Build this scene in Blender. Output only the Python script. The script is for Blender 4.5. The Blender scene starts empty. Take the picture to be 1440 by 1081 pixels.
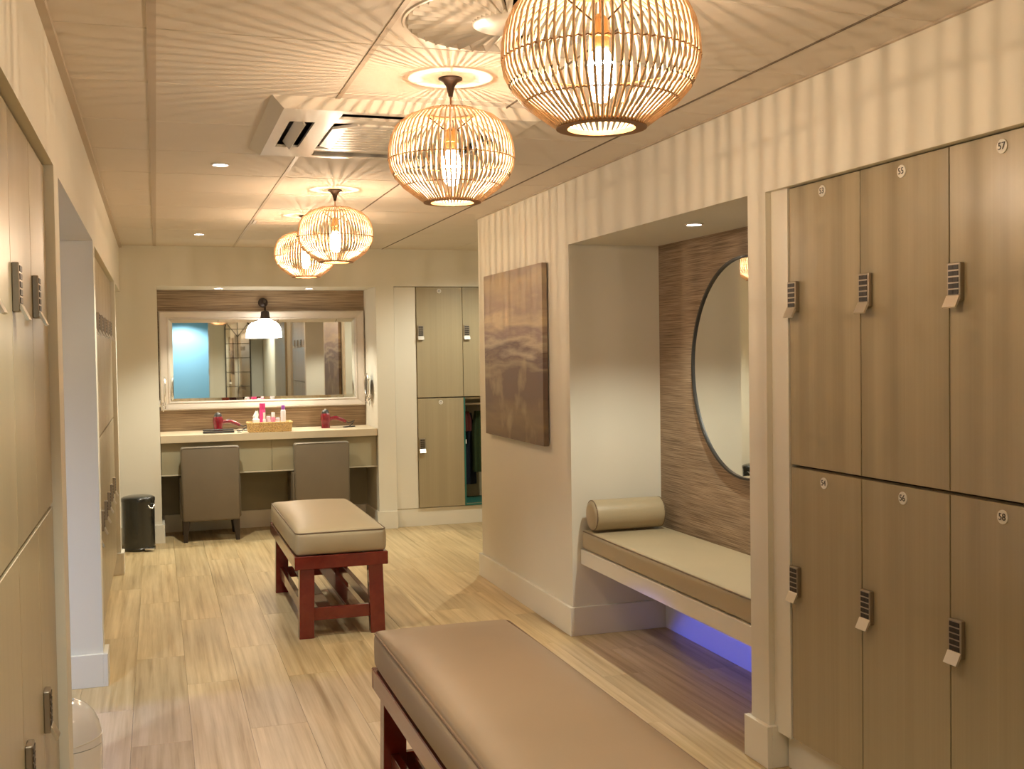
import bpy, bmesh, math, random
from mathutils import Vector, Matrix
PI = math.pi
rnd = random.Random(7)
S = bpy.context.scene
COL = S.collection

# ------------------------------------------------------------------ camera
cam_d = bpy.data.cameras.new('camera')
cam = bpy.data.objects.new('camera', cam_d)
COL.objects.link(cam)
S.camera = cam
yaw, pitch, roll, fpx = .3114, .0300, -.0148, 1553.0
cam_d.sensor_width = 36.0
cam_d.lens = fpx / 1440 * 36
cam_d.clip_start = .02
fwd = Vector((math.sin(yaw)*math.cos(pitch), math.cos(yaw)*math.cos(pitch), -math.sin(pitch)))
rt0 = Vector((math.cos(yaw), -math.sin(yaw), 0))
up0 = rt0.cross(fwd)
rt = rt0*math.cos(roll) + up0*math.sin(roll)
upv = -rt0*math.sin(roll) + up0*math.cos(roll)
M = Matrix((rt, upv, -fwd)).transposed().to_4x4()
M.translation = Vector((0, 0, 1.468))
cam.matrix_world = M

# ------------------------------------------------------------------ world, exposure
W = bpy.data.worlds.new('world'); S.world = W
W.use_nodes = True
W.node_tree.nodes['Background'].inputs[0].default_value = (.55, .6, .7, 1)
W.node_tree.nodes['Background'].inputs[1].default_value = .15
S.view_settings.view_transform = 'Standard'
S.view_settings.look = 'None'
S.view_settings.gamma = 1
S.view_settings.use_curve_mapping = False
S.view_settings.exposure = 0.9
S.cycles.use_denoising = True
S.cycles.max_bounces = 10
S.cycles.diffuse_bounces = 6
S.cycles.glossy_bounces = 5
S.cycles.transparent_max_bounces = 16
S.cycles.caustics_reflective = False
S.cycles.caustics_refractive = False
S.cycles.sample_clamp_indirect = 6

WARM = (1.0, .72, .48)
COOL = (1.0, .98, .82)
PENDANT_W = 11.0      # point light in every bulb
SPOT_W = 44.0
CEIL = 2.334
XR, XL, YB = 2.015, -.255, 9.09

# ------------------------------------------------------------------ materials
MATS = {}
def nodes_of(name):
    m = bpy.data.materials.new(name); m.use_nodes = True
    nt = m.node_tree
    b = nt.nodes['Principled BSDF']
    MATS[name] = m
    return m, nt, b
def mat(name, col, rough=.5, metal=0, coat=0, spec=.5, bump=0, bscale=200, var=0, vscale=6, sheen=0):
    m, nt, b = nodes_of(name)
    b.inputs['Base Color'].default_value = (*col, 1)
    b.inputs['Roughness'].default_value = rough
    b.inputs['Metallic'].default_value = metal
    b.inputs['Coat Weight'].default_value = coat
    b.inputs['Specular IOR Level'].default_value = spec
    b.inputs['Sheen Weight'].default_value = sheen
    tc = nt.nodes.new('ShaderNodeTexCoord')
    if bump:
        n = nt.nodes.new('ShaderNodeTexNoise'); n.inputs['Scale'].default_value = bscale; n.inputs['Detail'].default_value = 4
        bp = nt.nodes.new('ShaderNodeBump'); bp.inputs['Strength'].default_value = bump; bp.inputs['Distance'].default_value = .002
        nt.links.new(tc.outputs['Object'], n.inputs['Vector']); nt.links.new(n.outputs[0], bp.inputs['Height'])
        nt.links.new(bp.outputs[0], b.inputs['Normal'])
    if var:
        n = nt.nodes.new('ShaderNodeTexNoise'); n.inputs['Scale'].default_value = vscale; n.inputs['Detail'].default_value = 5
        r = nt.nodes.new('ShaderNodeMapRange'); r.inputs[1].default_value = .3; r.inputs[2].default_value = .7
        r.inputs[3].default_value = 1-var; r.inputs[4].default_value = 1+var
        mx = nt.nodes.new('ShaderNodeVectorMath'); mx.operation = 'SCALE'; mx.inputs[0].default_value = col
        nt.links.new(tc.outputs['Object'], n.inputs['Vector']); nt.links.new(n.outputs[0], r.inputs[0])
        nt.links.new(r.outputs[0], mx.inputs['Scale']); nt.links.new(mx.outputs[0], b.inputs['Base Color'])
    return m
def streak(name, cols, scale, rough=.5, spec=.5, bump=.0, per_object=0, coat=0, detail=6, pos=(.3, .5, .7), coord='Object', extra=None):
    """streaky noise: scale is a 3-vector; small = long along that axis"""
    m, nt, b = nodes_of(name)
    tc = nt.nodes.new('ShaderNodeTexCoord')
    mp = nt.nodes.new('ShaderNodeMapping'); mp.inputs['Scale'].default_value = scale
    nt.links.new(tc.outputs[coord], mp.inputs['Vector'])
    oi = nt.nodes.new('ShaderNodeObjectInfo')
    if per_object:
        ml = nt.nodes.new('ShaderNodeMath'); ml.operation = 'MULTIPLY'; ml.inputs[1].default_value = 90
        cb = nt.nodes.new('ShaderNodeCombineXYZ')
        nt.links.new(oi.outputs['Random'], ml.inputs[0])
        for i in range(3): nt.links.new(ml.outputs[0], cb.inputs[i])
        nt.links.new(cb.outputs[0], mp.inputs['Location'])
    n = nt.nodes.new('ShaderNodeTexNoise'); n.inputs['Scale'].default_value = 1; n.inputs['Detail'].default_value = detail
    n.inputs['Roughness'].default_value = .6
    nt.links.new(mp.outputs[0], n.inputs['Vector'])
    cr = nt.nodes.new('ShaderNodeValToRGB')
    el = cr.color_ramp.elements
    el[0].position = pos[0]; el[0].color = (*cols[0], 1)
    el[1].position = pos[-1]; el[1].color = (*cols[-1], 1)
    for p, c in list(zip(pos, cols))[1:-1]:
        e = el.new(p); e.color = (*c, 1)
    nt.links.new(n.outputs[0], cr.inputs[0])
    out = cr.outputs[0]
    if extra:
        # a second, broader noise layer that lightens or darkens
        mp2 = nt.nodes.new('ShaderNodeMapping'); mp2.inputs['Scale'].default_value = extra[0]
        nt.links.new(tc.outputs[coord], mp2.inputs['Vector'])
        if per_object: nt.links.new(cb.outputs[0], mp2.inputs['Location'])
        n2 = nt.nodes.new('ShaderNodeTexNoise'); n2.inputs['Scale'].default_value = 1; n2.inputs['Detail'].default_value = 3
        nt.links.new(mp2.outputs[0], n2.inputs['Vector'])
        r2 = nt.nodes.new('ShaderNodeMapRange'); r2.inputs[1].default_value = .3; r2.inputs[2].default_value = .7
        r2.inputs[3].default_value = 1-extra[1]; r2.inputs[4].default_value = 1+extra[1]
        nt.links.new(n2.outputs[0], r2.inputs[0])
        v2 = nt.nodes.new('ShaderNodeVectorMath'); v2.operation = 'SCALE'
        nt.links.new(out, v2.inputs[0]); nt.links.new(r2.outputs[0], v2.inputs['Scale']); out = v2.outputs[0]
    if per_object:
        r = nt.nodes.new('ShaderNodeMapRange'); r.inputs[3].default_value = 1-per_object; r.inputs[4].default_value = 1+per_object
        v = nt.nodes.new('ShaderNodeVectorMath'); v.operation = 'SCALE'
        nt.links.new(oi.outputs['Random'], r.inputs[0]); nt.links.new(r.outputs[0], v.inputs['Scale'])
        nt.links.new(out, v.inputs[0]); out = v.outputs[0]
    nt.links.new(out, b.inputs['Base Color'])
    b.inputs['Roughness'].default_value = rough
    b.inputs['Specular IOR Level'].default_value = spec
    b.inputs['Coat Weight'].default_value = coat
    if bump:
        bp = nt.nodes.new('ShaderNodeBump'); bp.inputs['Strength'].default_value = bump; bp.inputs['Distance'].default_value = .002
        nt.links.new(n.outputs[0], bp.inputs['Height']); nt.links.new(bp.outputs[0], b.inputs['Normal'])
    return m
def glow(name, col, strength):
    m, nt, b = nodes_of(name)
    b.inputs['Base Color'].default_value = (*col, 1)
    b.inputs['Emission Color'].default_value = (*col, 1)
    b.inputs['Emission Strength'].default_value = strength
    return m

mat('paint', (.72, .68, .575), .75, bump=.08, bscale=350, var=.012, vscale=3)
mat('gloss_paint', (.74, .70, .60), .35)
mat('ceiling_tile', (.68, .61, .52), .85, bump=.25, bscale=260, var=.015, vscale=5)
mat('grid_metal', (.50, .41, .31), .5)
mat('joint_dark', (.16, .12, .08), .8)
streak('locker_laminate', [(.340, .278, .170), (.355, .292, .181), (.370, .305, .191)], (120, 120, .8), .32, per_object=.02, spec=.5, extra=((16, 16, .15), .05), pos=(.3, .5, .7))
mat('locker_inside', (.012, .018, .018), .6)
mat('teal_edge', (.015, .13, .10), .5)
streak('oak_plank', [(.32, .215, .098), (.475, .35, .18), (.585, .455, .258)], (34, 1.0, 34), .40, per_object=.06, bump=.08, spec=.45, extra=((5, 1.2, 5), .15), pos=(.28, .46, .66), detail=9)
mat('subfloor', (.25, .17, .09), .8)
streak('grasscloth', [(.12, .078, .045), (.25, .17, .10), (.36, .26, .165), (.52, .40, .27)], (3.6, 3.6, 300), .7, bump=.5, detail=7, pos=(.3, .45, .55, .72), extra=((2, 2, 22), .15))
streak('redwood', [(.125, .008, .004), (.15, .011, .005), (.18, .016, .007)], (14, 9, 14), .25, coat=.6, per_object=.08, pos=(.3, .5, .7))
mat('taupe_leather', (.42, .345, .22), .42, bump=.12, bscale=420, var=.02)
mat('brown_leather', (.30, .212, .132), .46, bump=.12, bscale=420, var=.02)
mat('brown_piping', (.20, .12, .07), .5)
mat('taupe_piping', (.17, .115, .065), .5)
mat('chair_leather', (.155, .122, .083), .5, bump=.15, bscale=300, var=.03)
mat('dark_wood', (.028, .016, .009), .4)
streak('bamboo', [(.50, .34, .20), (.60, .43, .27), (.70, .53, .36)], (60, 60, 60), .45, spec=.4)
mat('bamboo_dark', (.30, .14, .05), .5)
mat('bronze', (.035, .018, .010), .4, metal=.2)
mat('brass', (.36, .22, .09), .4, metal=.6)
mat('cord', (.22, .11, .05), .6)
mat('steel', (.42, .36, .29), .35, metal=1)
mat('steel_light', (.78, .73, .66), .28, metal=1)
mat('key_black', (.025, .016, .010), .45)
mat('disc_white', (.78, .74, .66), .5)
mat('ink', (.05, .045, .04), .6)
mat('white_plastic', (.76, .70, .62), .35)
mat('ivory_plastic', (.66, .60, .51), .35)
mat('slot_dark', (.02, .012, .007), .8)
mat('counter_top', (.58, .48, .335), .4, var=.02)
mat('apron', (.33, .29, .19), .5)
mat('apron_lip', (.58, .52, .40), .5)
mat('frame_cream', (.53, .465, .39), .42, var=.02)
mat('mirror_glass', (.93, .95, .93), .015, metal=1)
mat('black_frame', (.02, .018, .016), .4)
mat('black_enamel', (.012, .013, .011), .25, coat=.6)
mat('white_gloss', (.70, .66, .63), .12, coat=.6)
mat('blue_wall', (.27, .49, .60), .7)
mat('grey_paint', (.42, .42, .38), .6)
mat('room_white', (.72, .74, .78), .7)
mat('hot_red', (.17, .002, .012), .2, coat=.7)
mat('dark_plastic', (.03, .027, .025), .35)
mat('pink_plastic', (.80, .07, .26), .3)
mat('purple_plastic', (.36, .09, .50), .3)
mat('white_bottle', (.85, .80, .82), .25)
mat('pink_soft', (.80, .25, .36), .3)
mat('tissue', (.88, .85, .84), .9)
streak('wicker', [(.30, .17, .05), (.62, .40, .15), (.80, .58, .27)], (150, 150, 60), .7, bump=.5, pos=(.3, .5, .68))
mat('cloth_green', (.022, .040, .008), .9)
mat('cloth_red', (.09, .012, .008), .9)
mat('cloth_navy', (.007, .011, .022), .9)
glow('downlight_glow', (1.0, .97, 1.0), 14)
glow('sconce_glass', (1.0, .93, .84), 3.2)
glow('blue_light', (.02, .09, 1.0), 1.5)
def painting_material():
    m, nt, b = nodes_of('abstract_paint')
    tc = nt.nodes.new('ShaderNodeTexCoord')
    mp = nt.nodes.new('ShaderNodeMapping'); mp.inputs['Scale'].default_value = (1, 1.5, 10)
    n = nt.nodes.new('ShaderNodeTexNoise'); n.inputs['Scale'].default_value = 1.2; n.inputs['Detail'].default_value = 7
    n.inputs['Distortion'].default_value = .1
    nt.links.new(tc.outputs['Object'], mp.inputs[0]); nt.links.new(mp.outputs[0], n.inputs['Vector'])
    # vertical layout of the painting: pale top, light band in the middle, dark band, dull low part
    sp = nt.nodes.new('ShaderNodeSeparateXYZ'); nt.links.new(tc.outputs['Object'], sp.inputs[0])
    mr = nt.nodes.new('ShaderNodeMapRange'); mr.inputs[1].default_value = .953; mr.inputs[2].default_value = 1.94
    nt.links.new(sp.outputs['Z'], mr.inputs[0])
    ad = nt.nodes.new('ShaderNodeMath'); ad.operation = 'MULTIPLY_ADD'; ad.inputs[1].default_value = .42; ad.inputs[2].default_value = -.21
    nt.links.new(n.outputs[0], ad.inputs[0])
    a2 = nt.nodes.new('ShaderNodeMath'); a2.operation = 'ADD'; nt.links.new(mr.outputs[0], a2.inputs[0]); nt.links.new(ad.outputs[0], a2.inputs[1])
    cr = nt.nodes.new('ShaderNodeValToRGB')
    el = cr.color_ramp.elements
    st = [(0, (.17, .115, .075)), (.12, (.24, .17, .095)), (.25, (.16, .105, .075)), (.38, (.16, .105, .085)), (.45, (.33, .26, .17)),
          (.50, (.15, .095, .085)), (.57, (.48, .40, .29)), (.62, (.27, .19, .165)), (.70, (.56, .45, .29)), (.80, (.36, .265, .20)), (.90, (.45, .35, .23)), (1, (.34, .26, .20))]
    el[0].position, el[0].color = st[0][0], (*st[0][1], 1)
    el[1].position, el[1].color = 1, (*st[-1][1], 1)
    for p, c in st[1:-1]:
        e = el.new(p); e.color = (*c, 1)
    nt.links.new(a2.outputs[0], cr.inputs[0])
    # blotches: pale yellow-green and wine
    n2 = nt.nodes.new('ShaderNodeTexNoise'); n2.inputs['Scale'].default_value = 3.2; n2.inputs['Detail'].default_value = 4
    nt.links.new(tc.outputs['Object'], n2.inputs['Vector'])
    r2 = nt.nodes.new('ShaderNodeMapRange'); r2.inputs[1].default_value = .56; r2.inputs[2].default_value = .66; r2.inputs[4].default_value = .5
    nt.links.new(n2.outputs[0], r2.inputs[0])
    mx = nt.nodes.new('ShaderNodeMixRGB'); mx.inputs[2].default_value = (.48, .38, .22, 1)
    nt.links.new(r2.outputs[0], mx.inputs[0]); nt.links.new(cr.outputs[0], mx.inputs[1])
    nt.links.new(mx.outputs[0], b.inputs['Base Color'])
    b.inputs['Roughness'].default_value = .45
    b.inputs['Specular IOR Level'].default_value = .4
painting_material()
def bulb_material():
    m, nt, b = nodes_of('bulb_glass')
    nt.nodes.remove(b)
    out = nt.nodes['Material Output']
    tr = nt.nodes.new('ShaderNodeBsdfTransparent')
    em = nt.nodes.new('ShaderNodeEmission'); em.inputs[0].default_value = (1, .84, .62, 1); em.inputs[1].default_value = 125
    mx = nt.nodes.new('ShaderNodeMixShader'); mx.inputs[0].default_value = .5
    nt.links.new(tr.outputs[0], mx.inputs[1]); nt.links.new(em.outputs[0], mx.inputs[2]); nt.links.new(mx.outputs[0], out.inputs[0])
bulb_material()

# ------------------------------------------------------------------ mesh helpers
def BM(): return bmesh.new()
def box(bm, x0, x1, y0, y1, z0, z1, bev=0, seg=1):
    vs = [bm.verts.new((x, y, z)) for x in (x0, x1) for y in (y0, y1) for z in (z0, z1)]
    fs = [(0, 1, 3, 2), (4, 6, 7, 5), (0, 4, 5, 1), (2, 3, 7, 6), (0, 2, 6, 4), (1, 5, 7, 3)]
    F = [bm.faces.new([vs[i] for i in f]) for f in fs]
    if bev:
        es = list({e for f in F for e in f.edges})
        bmesh.ops.bevel(bm, geom=es, offset=bev, segments=seg, profile=.5, affect='EDGES')
    return bm
def prism(bm, pts, z0, z1):
    """extrude an xy outline between z0 and z1"""
    a = [bm.verts.new((x, y, z0)) for x, y in pts]; b = [bm.verts.new((x, y, z1)) for x, y in pts]
    n = len(pts)
    bm.faces.new(a[::-1]); bm.faces.new(b)
    for i in range(n): bm.faces.new((a[i], a[(i+1) % n], b[(i+1) % n], b[i]))
    return bm
def tube(bm, path, r, seg=8, closed=False, cap=True):
    path = [Vector(p) for p in path]; n = len(path)
    rings = []
    for i, p in enumerate(path):
        if closed: t = path[(i+1) % n] - path[i-1]
        else: t = path[min(i+1, n-1)] - path[max(i-1, 0)]
        t.normalize()
        ref = Vector((0, 0, 1)) if abs(t.z) < .9 else Vector((1, 0, 0))
        u = t.cross(ref).normalized(); v = t.cross(u).normalized()
        rr = r[i] if isinstance(r, (list, tuple)) else r
        rings.append([bm.verts.new(p + (u*math.cos(2*PI*k/seg) + v*math.sin(2*PI*k/seg))*rr) for k in range(seg)])
    m = n if closed else n-1
    for i in range(m):
        a, b = rings[i], rings[(i+1) % n]
        for k in range(seg): bm.faces.new((a[k], a[(k+1) % seg], b[(k+1) % seg], b[k]))
    if cap and not closed:
        bm.faces.new(rings[0][::-1]); bm.faces.new(rings[-1])
    return bm
def lathe(bm, prof, seg=32, c=(0, 0, 0), axis='z', cap=True):
    """prof: list of (radius, height)"""
    c = Vector(c); rings = []
    for r, h in prof:
        ring = []
        for k in range(seg):
            a = 2*PI*k/seg
            if axis == 'z': p = Vector((r*math.cos(a), r*math.sin(a), h))
            elif axis == 'x': p = Vector((h, r*math.cos(a), r*math.sin(a)))
            else: p = Vector((r*math.cos(a), h, r*math.sin(a)))
            ring.append(bm.verts.new(c + p))
        rings.append(ring)
    for a, b in zip(rings, rings[1:]):
        for k in range(seg): bm.faces.new((a[k], a[(k+1) % seg], b[(k+1) % seg], b[k]))
    if cap:
        bm.faces.new(rings[0]); bm.faces.new(rings[-1])
    return bm
def rounded_pad(bm, hx, hy, hz, r, crown=0, bulge=0, n=14, c=(0, 0, 0), seam=None):
    """upholstered pad: rounded box with a crowned top and bulging sides"""
    def axis(h):
        e = r/h
        ins = [-1+e*(1-math.cos(t*PI/8)) for t in range(5)]
        mid = [(-1+e) + (2-2*e)*k/n for k in range(1, n)]
        return ins + mid + [-v for v in ins[::-1]]
    ax = [axis(hx), axis(hy), axis(hz)]
    H = Vector((hx, hy, hz))
    cache = {}
    def vert(p):
        key = tuple(round(v, 5) for v in p)
        if key in cache: return cache[key]
        P = Vector((p[0]*hx, p[1]*hy, p[2]*hz))
        Q = Vector([max(-(H[i]-r), min(H[i]-r, P[i])) for i in range(3)])
        d = P - Q
        if d.length > 1e-7: P = Q + d.normalized()*r*min(1, max(abs(d.x), abs(d.y), abs(d.z))/r)
        fx, fy, fz = 1-(p[0])**4, 1-(p[1])**4, 1-p[2]**2
        if p[2] > 0: P.z += crown*fx*fy*p[2]
        P.x += math.copysign(bulge*fz*abs(p[0])**3*fy, p[0]); P.y += math.copysign(bulge*fz*abs(p[1])**3*fx, p[1])
        cache[key] = bm.verts.new(P + Vector(c)); return cache[key]
    for a in range(3):
        b, d = (a+1) % 3, (a+2) % 3
        for s in (-1, 1):
            for i in range(len(ax[b])-1):
                for j in range(len(ax[d])-1):
                    q = []
                    for (ii, jj) in ((i, j), (i+1, j), (i+1, j+1), (i, j+1)):
                        p = [0, 0, 0]; p[a] = s; p[b] = ax[b][ii]; p[d] = ax[d][jj]; q.append(vert(p))
                    if len(set(q)) == 4:
                        try: bm.faces.new(q if s > 0 else q[::-1])
                        except ValueError: pass
    return bm
def obj(name, bm, m, parent=None, loc=None, rot=None, smooth=False, label=None):
    bmesh.ops.recalc_face_normals(bm, faces=bm.faces)
    me = bpy.data.meshes.new(name); bm.to_mesh(me); bm.free()
    me.materials.append(MATS[m])
    if smooth:
        for p in me.polygons: p.use_smooth = True
        if smooth != 'all': me.set_sharp_from_angle(angle=math.radians(40))
    o = bpy.data.objects.new(name, me); COL.objects.link(o)
    if parent: o.parent = parent
    if loc: o.location = loc
    if rot: o.rotation_euler = rot
    if label: o['label'] = label
    return o
def tag(o, label, cat, group=None, kind=None):
    if label: o['label'] = label
    if cat: o['category'] = cat
    if group: o['group'] = group
    if kind: o['kind'] = kind
    return o
def thing(name, label, cat, loc=(0, 0, 0), rz=0, group=None):
    o = bpy.data.objects.new(name, None); COL.objects.link(o)
    o.empty_display_size = .05
    o.location = loc; o.rotation_euler = (0, 0, rz)
    return tag(o, label, cat, group)
def struct(name, bm, m, parent=None, **k):
    o = obj(name, bm, m, parent, **k)
    if not parent: o['kind'] = 'structure'
    return o
def copy_tree(o, parent=None):
    c = o.copy(); COL.objects.link(c)
    if parent: c.parent = parent
    for ch in list(o.children): copy_tree(ch, c)
    return c
def light(name, kind, loc, power, col, size=.05, rot=(0, 0, 0), parent=None, **k):
    d = bpy.data.lights.new(name, kind); d.energy = power; d.color = col
    if kind in ('POINT', 'SPOT'): d.shadow_soft_size = size
    if kind == 'AREA':
        d.size = size
    for a, v in k.items(): setattr(d, a, v)
    o = bpy.data.objects.new(name, d); COL.objects.link(o); o.location = loc; o.rotation_euler = rot
    if parent: o.parent = parent
    return o

# ================================================================== SETTING
# floor slab and planks
fl = struct('floor', box(BM(), -4.0, 4.9, -4.6, 10.2, -.12, -.0045), 'subfloor')
PW, PL = .222, 1.26
plank_len = {}
def plank_mesh(w, l):
    k = (round(w, 3), round(l, 3))
    if k not in plank_len:
        bm = BM(); g = .0004
        box(bm, g, w-g, g, l-g, -.005, 0)
        top = [e for e in bm.edges if all(v.co.z > -.001 for v in e.verts)]
        bmesh.ops.bevel(bm, geom=top, offset=.0005, segments=1, affect='EDGES')
        bmesh.ops.recalc_face_normals(bm, faces=bm.faces)
        me = bpy.data.meshes.new('plank'); bm.to_mesh(me); bm.free(); me.materials.append(MATS['oak_plank'])
        plank_len[k] = me
    return plank_len[k]
x = -.123 - PW*6
row = 0
prev = 0
offs = {}
while x < 4.2:
    if row == 5: off = 6.09 - PL*5
    elif row == 6: off = 5.62 - PL*5
    else:
        off = rnd.random()*PL
        while abs(off-prev) < .2: off = rnd.random()*PL
    prev = off % PL
    y0 = -.5
    cuts = [y0] + [off % PL + PL*k for k in range(-1, 9) if y0+.05 < off % PL + PL*k < 9.62] + [9.66]
    for a, b in zip(cuts, cuts[1:]):
        o = bpy.data.objects.new('plank', plank_mesh(PW, b-a)); COL.objects.link(o)
        o.parent = fl; o.location = (x, a, 0)
    x += PW; row += 1
bm = BM()
box(bm, -4, x, -4.6, -.502, -.005, 0); box(bm, -4, -.123-PW*6-.002, -.5, 9.66, -.005, 0); box(bm, x+.002, 4.9, -4.6, 9.66, -.005, 0)
obj('plank_field', bm, 'oak_plank', fl)

# ceiling slab, tiles, grid
ce = struct('ceiling', box(BM(), -4.0, 4.9, -4.6, 10.2, CEIL+.03, CEIL+.13), 'joint_dark')
T = .6; X0 = .008
def tile_mesh(w, l):
    k = ('t', round(w, 3), round(l, 3))
    if k not in plank_len:
        bm = BM(); box(bm, .0025, w-.0025, .0025, l-.0025, 0, .03)
        low = [e for e in bm.edges if all(v.co.z < .001 for v in e.verts)]
        bmesh.ops.bevel(bm, geom=low, offset=.002, segments=1, affect='EDGES')
        bmesh.ops.recalc_face_normals(bm, faces=bm.faces)
        me = bpy.data.meshes.new('ceiling_tile'); bm.to_mesh(me); bm.free(); me.materials.append(MATS['ceiling_tile'])
        plank_len[k] = me
    return plank_len[k]
cols = [(XL, X0)] + [(X0+T*i, X0+T*(i+1)) for i in range(3)] + [(X0+1.8, X0+2.4), (X0+2.4, X0+3.0), (X0+3.0, X0+3.6)]
for ci, (xa, xb) in enumerate(cols):
    for j in range(17):
        yb = YB - T*j; ya = yb - T
        if ya < -1.2: continue
        if ci >= 4:
            if j > 3: 
                if ci > 4: continue
                xb2 = XR
            else: xb2 = xb
            if ci > 4 and j > 3: continue
        else: xb2 = xb
        # the swirl diffuser and the air conditioning cassette take the place of tiles
        if ci == 2 and j == 10: continue
        if ci == 2 and j == 7: continue
        o = bpy.data.objects.new('ceiling_tile', tile_mesh(xb2-xa, T)); COL.objects.link(o); o.parent = ce; o.location = (xa, ya, CEIL)
bm = BM()
box(bm, -4, XL, -4.6, 10.2, CEIL, CEIL+.03); box(bm, XL, 4.9, -4.6, -1.115, CEIL, CEIL+.03); box(bm, XL, 4.9, YB, 10.2, CEIL, CEIL+.03)
box(bm, XR, 4.9, -1.115, 6.69, CEIL, CEIL+.03); box(bm, X0+3.6, 4.9, 6.69, YB, CEIL, CEIL+.03)
obj('plaster_field', bm, 'ceiling_tile', ce)
for gx, w in ((X0, .024), (X0+T, .015), (X0+2*T, .005), (X0+3*T, .005)):
    obj('grid_bar', box(BM(), gx-w/2, gx+w/2, -1.1, YB, CEIL-.003, CEIL+.02), 'grid_metal' if w > .01 else 'joint_dark', ce)
tr = struct('trim_1', box(BM(), XL, XL+.022, -1.1, YB, CEIL-.018, CEIL), 'grid_metal')
struct('trim_2', box(BM(), XR-.012, XR, -1.1, 6.94, CEIL-.006, CEIL), 'grid_metal')

# right wall with seating alcove and locker recess
bm = BM()
box(bm, XR, 4.9, 5.29, 6.94, 0, CEIL)                       # block with the painting
box(bm, XR, 2.62, 3.495, 5.29, 2.008, CEIL)                 # header over alcove
box(bm, XR, 2.62, 3.375, 3.495, 0, CEIL)                    # pier
box(bm, XR, 2.62, 1.64, 3.375, 2.004, CEIL)                 # header over lockers
box(bm, 2.55, 2.62, 3.495, 5.29, 0, 2.008)                  # behind the wallpaper
box(bm, 2.55, 2.62, 1.64, 3.375, 0, 2.004)
box(bm, XR, 2.62, -3.0, 1.64, 0, CEIL)
struct('wall_right', bm, 'paint')
struct('trim_3', box(BM(), 2.52, 2.55, 3.495, 5.29, .15, 2.008), 'grasscloth', label='brown horizontally grained grasscloth panel at the back of the seating alcove')
# wall panel beside the right lockers
struct('trim_4', box(BM(), XR+.022, 2.5, 3.272, 3.375, .128, 2.004), 'gloss_paint')
# left wall with two locker recesses and an opening
bm = BM()
box(bm, -.9, XL, -3.0, 1.64, 0, CEIL)
box(bm, -.9, XL, 1.64, 3.27, 1.995, CEIL)
box(bm, -.9, -.84, 1.64, 3.27, 0, 1.995)
box(bm, -.9, XL, 3.27, 3.42, 0, CEIL)
box(bm, -.9, XL, 3.42, 5.235, 1.985, CEIL)
box(bm, -.9, XL, 5.235, 5.37, 0, CEIL)
box(bm, -.9, XL, 5.37, 7.885, 1.975, CEIL)
box(bm, -.9, -.84, 5.37, 7.885, 0, 1.975)
box(bm, -.9, XL, 7.885, 8.02, 0, CEIL)
box(bm, -.9, XL, 8.02, YB, 1.975, CEIL)
struct('wall_left', bm, 'paint')
# back wall with vanity alcove and locker recess
bm = BM()
box(bm, -1.6, .017, YB, 9.9, 0, CEIL)
box(bm, .017, 1.748, YB, 9.9, 2.02, CEIL)
box(bm, .017, 1.748, 9.66, 9.9, 0, 2.02)
box(bm, 1.748, 1.90, YB, 9.9, 0, CEIL)
box(bm, 1.90, 4.9, YB, 9.9, 2.024, CEIL)
box(bm, 1.90, 4.9, 9.66, 9.9, 0, 2.024)
box(bm, 3.3, 4.9, YB, 9.66, 0, 2.024)
struct('wall_back', bm, 'paint')
struct('trim_5', box(BM(), .017, 1.748, 9.648, 9.66, .84, 2.02), 'grasscloth', label='brown horizontally grained wallpaper behind the vanity mirror')
struct('trim_6', box(BM(), 1.905, 2.088, YB+.02, 9.6, .155, 2.02), 'gloss_paint')
bm = BM(); box(bm, .017, 1.748, 9.63, 9.66, 0, .79); struct('trim_7', bm, 'apron')
# side passages and hidden room behind
bm = BM()
box(bm, -1.65, -1.6, 7.6, 9.9, 0, CEIL)
box(bm, -1.6, -.9, 7.85, 8.02, 0, CEIL)
struct('wall_passage_left', bm, 'paint')
struct('wall_passage_right', box(BM(), 4.85, 4.9, 6.94, YB, 0, CEIL), 'paint')
bm = BM()
box(bm, -3.5, -.9, 5.6, 5.7, 0, CEIL); box(bm, -3.5, -.9, 1.3, 1.4, 0, CEIL); box(bm, -3.6, -3.5, 1.3, 5.7, 0, CEIL)
struct('wall_side_room', bm, 'room_white')
bm = BM()
box(bm, -.9, .02, -3.1, -3.0, 0, CEIL); box(bm, .98, 2.62, -3.1, -3.0, 0, CEIL); box(bm, .02, .98, -3.1, -3.0, 2.25, CEIL)
struct('wall_front', bm, 'paint')
bm = BM(); box(bm, -.9, 2.0, -4.4, -4.3, 0, CEIL); box(bm, -.9, -.85, -4.3, -3.1, 0, CEIL); box(bm, 1.95, 2.0, -4.3, -3.1, 0, CEIL)
struct('wall_blue_room', bm, 'blue_wall')
dr = struct('door_1', box(BM(), .98, 1.05, -3.12, -2.98, 0, 2.25), 'gloss_paint')
obj('door_lining', box(BM(), -.05, .02, -3.12, -2.98, 0, 2.25), 'gloss_paint', dr)
obj('door_lining', box(BM(), -.05, 1.05, -3.12, -2.98, 2.25, 2.32), 'gloss_paint', dr)
for z in (.35, 1.1, 1.85):
    obj('hinge', box(BM(), .972, .982, -3.06, -2.975, z, z+.11), 'steel', dr)
d2 = struct('door_2', box(BM(), 1.78, 2.0, -3.0, -2.95, .01, 2.1), 'grey_paint')

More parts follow.
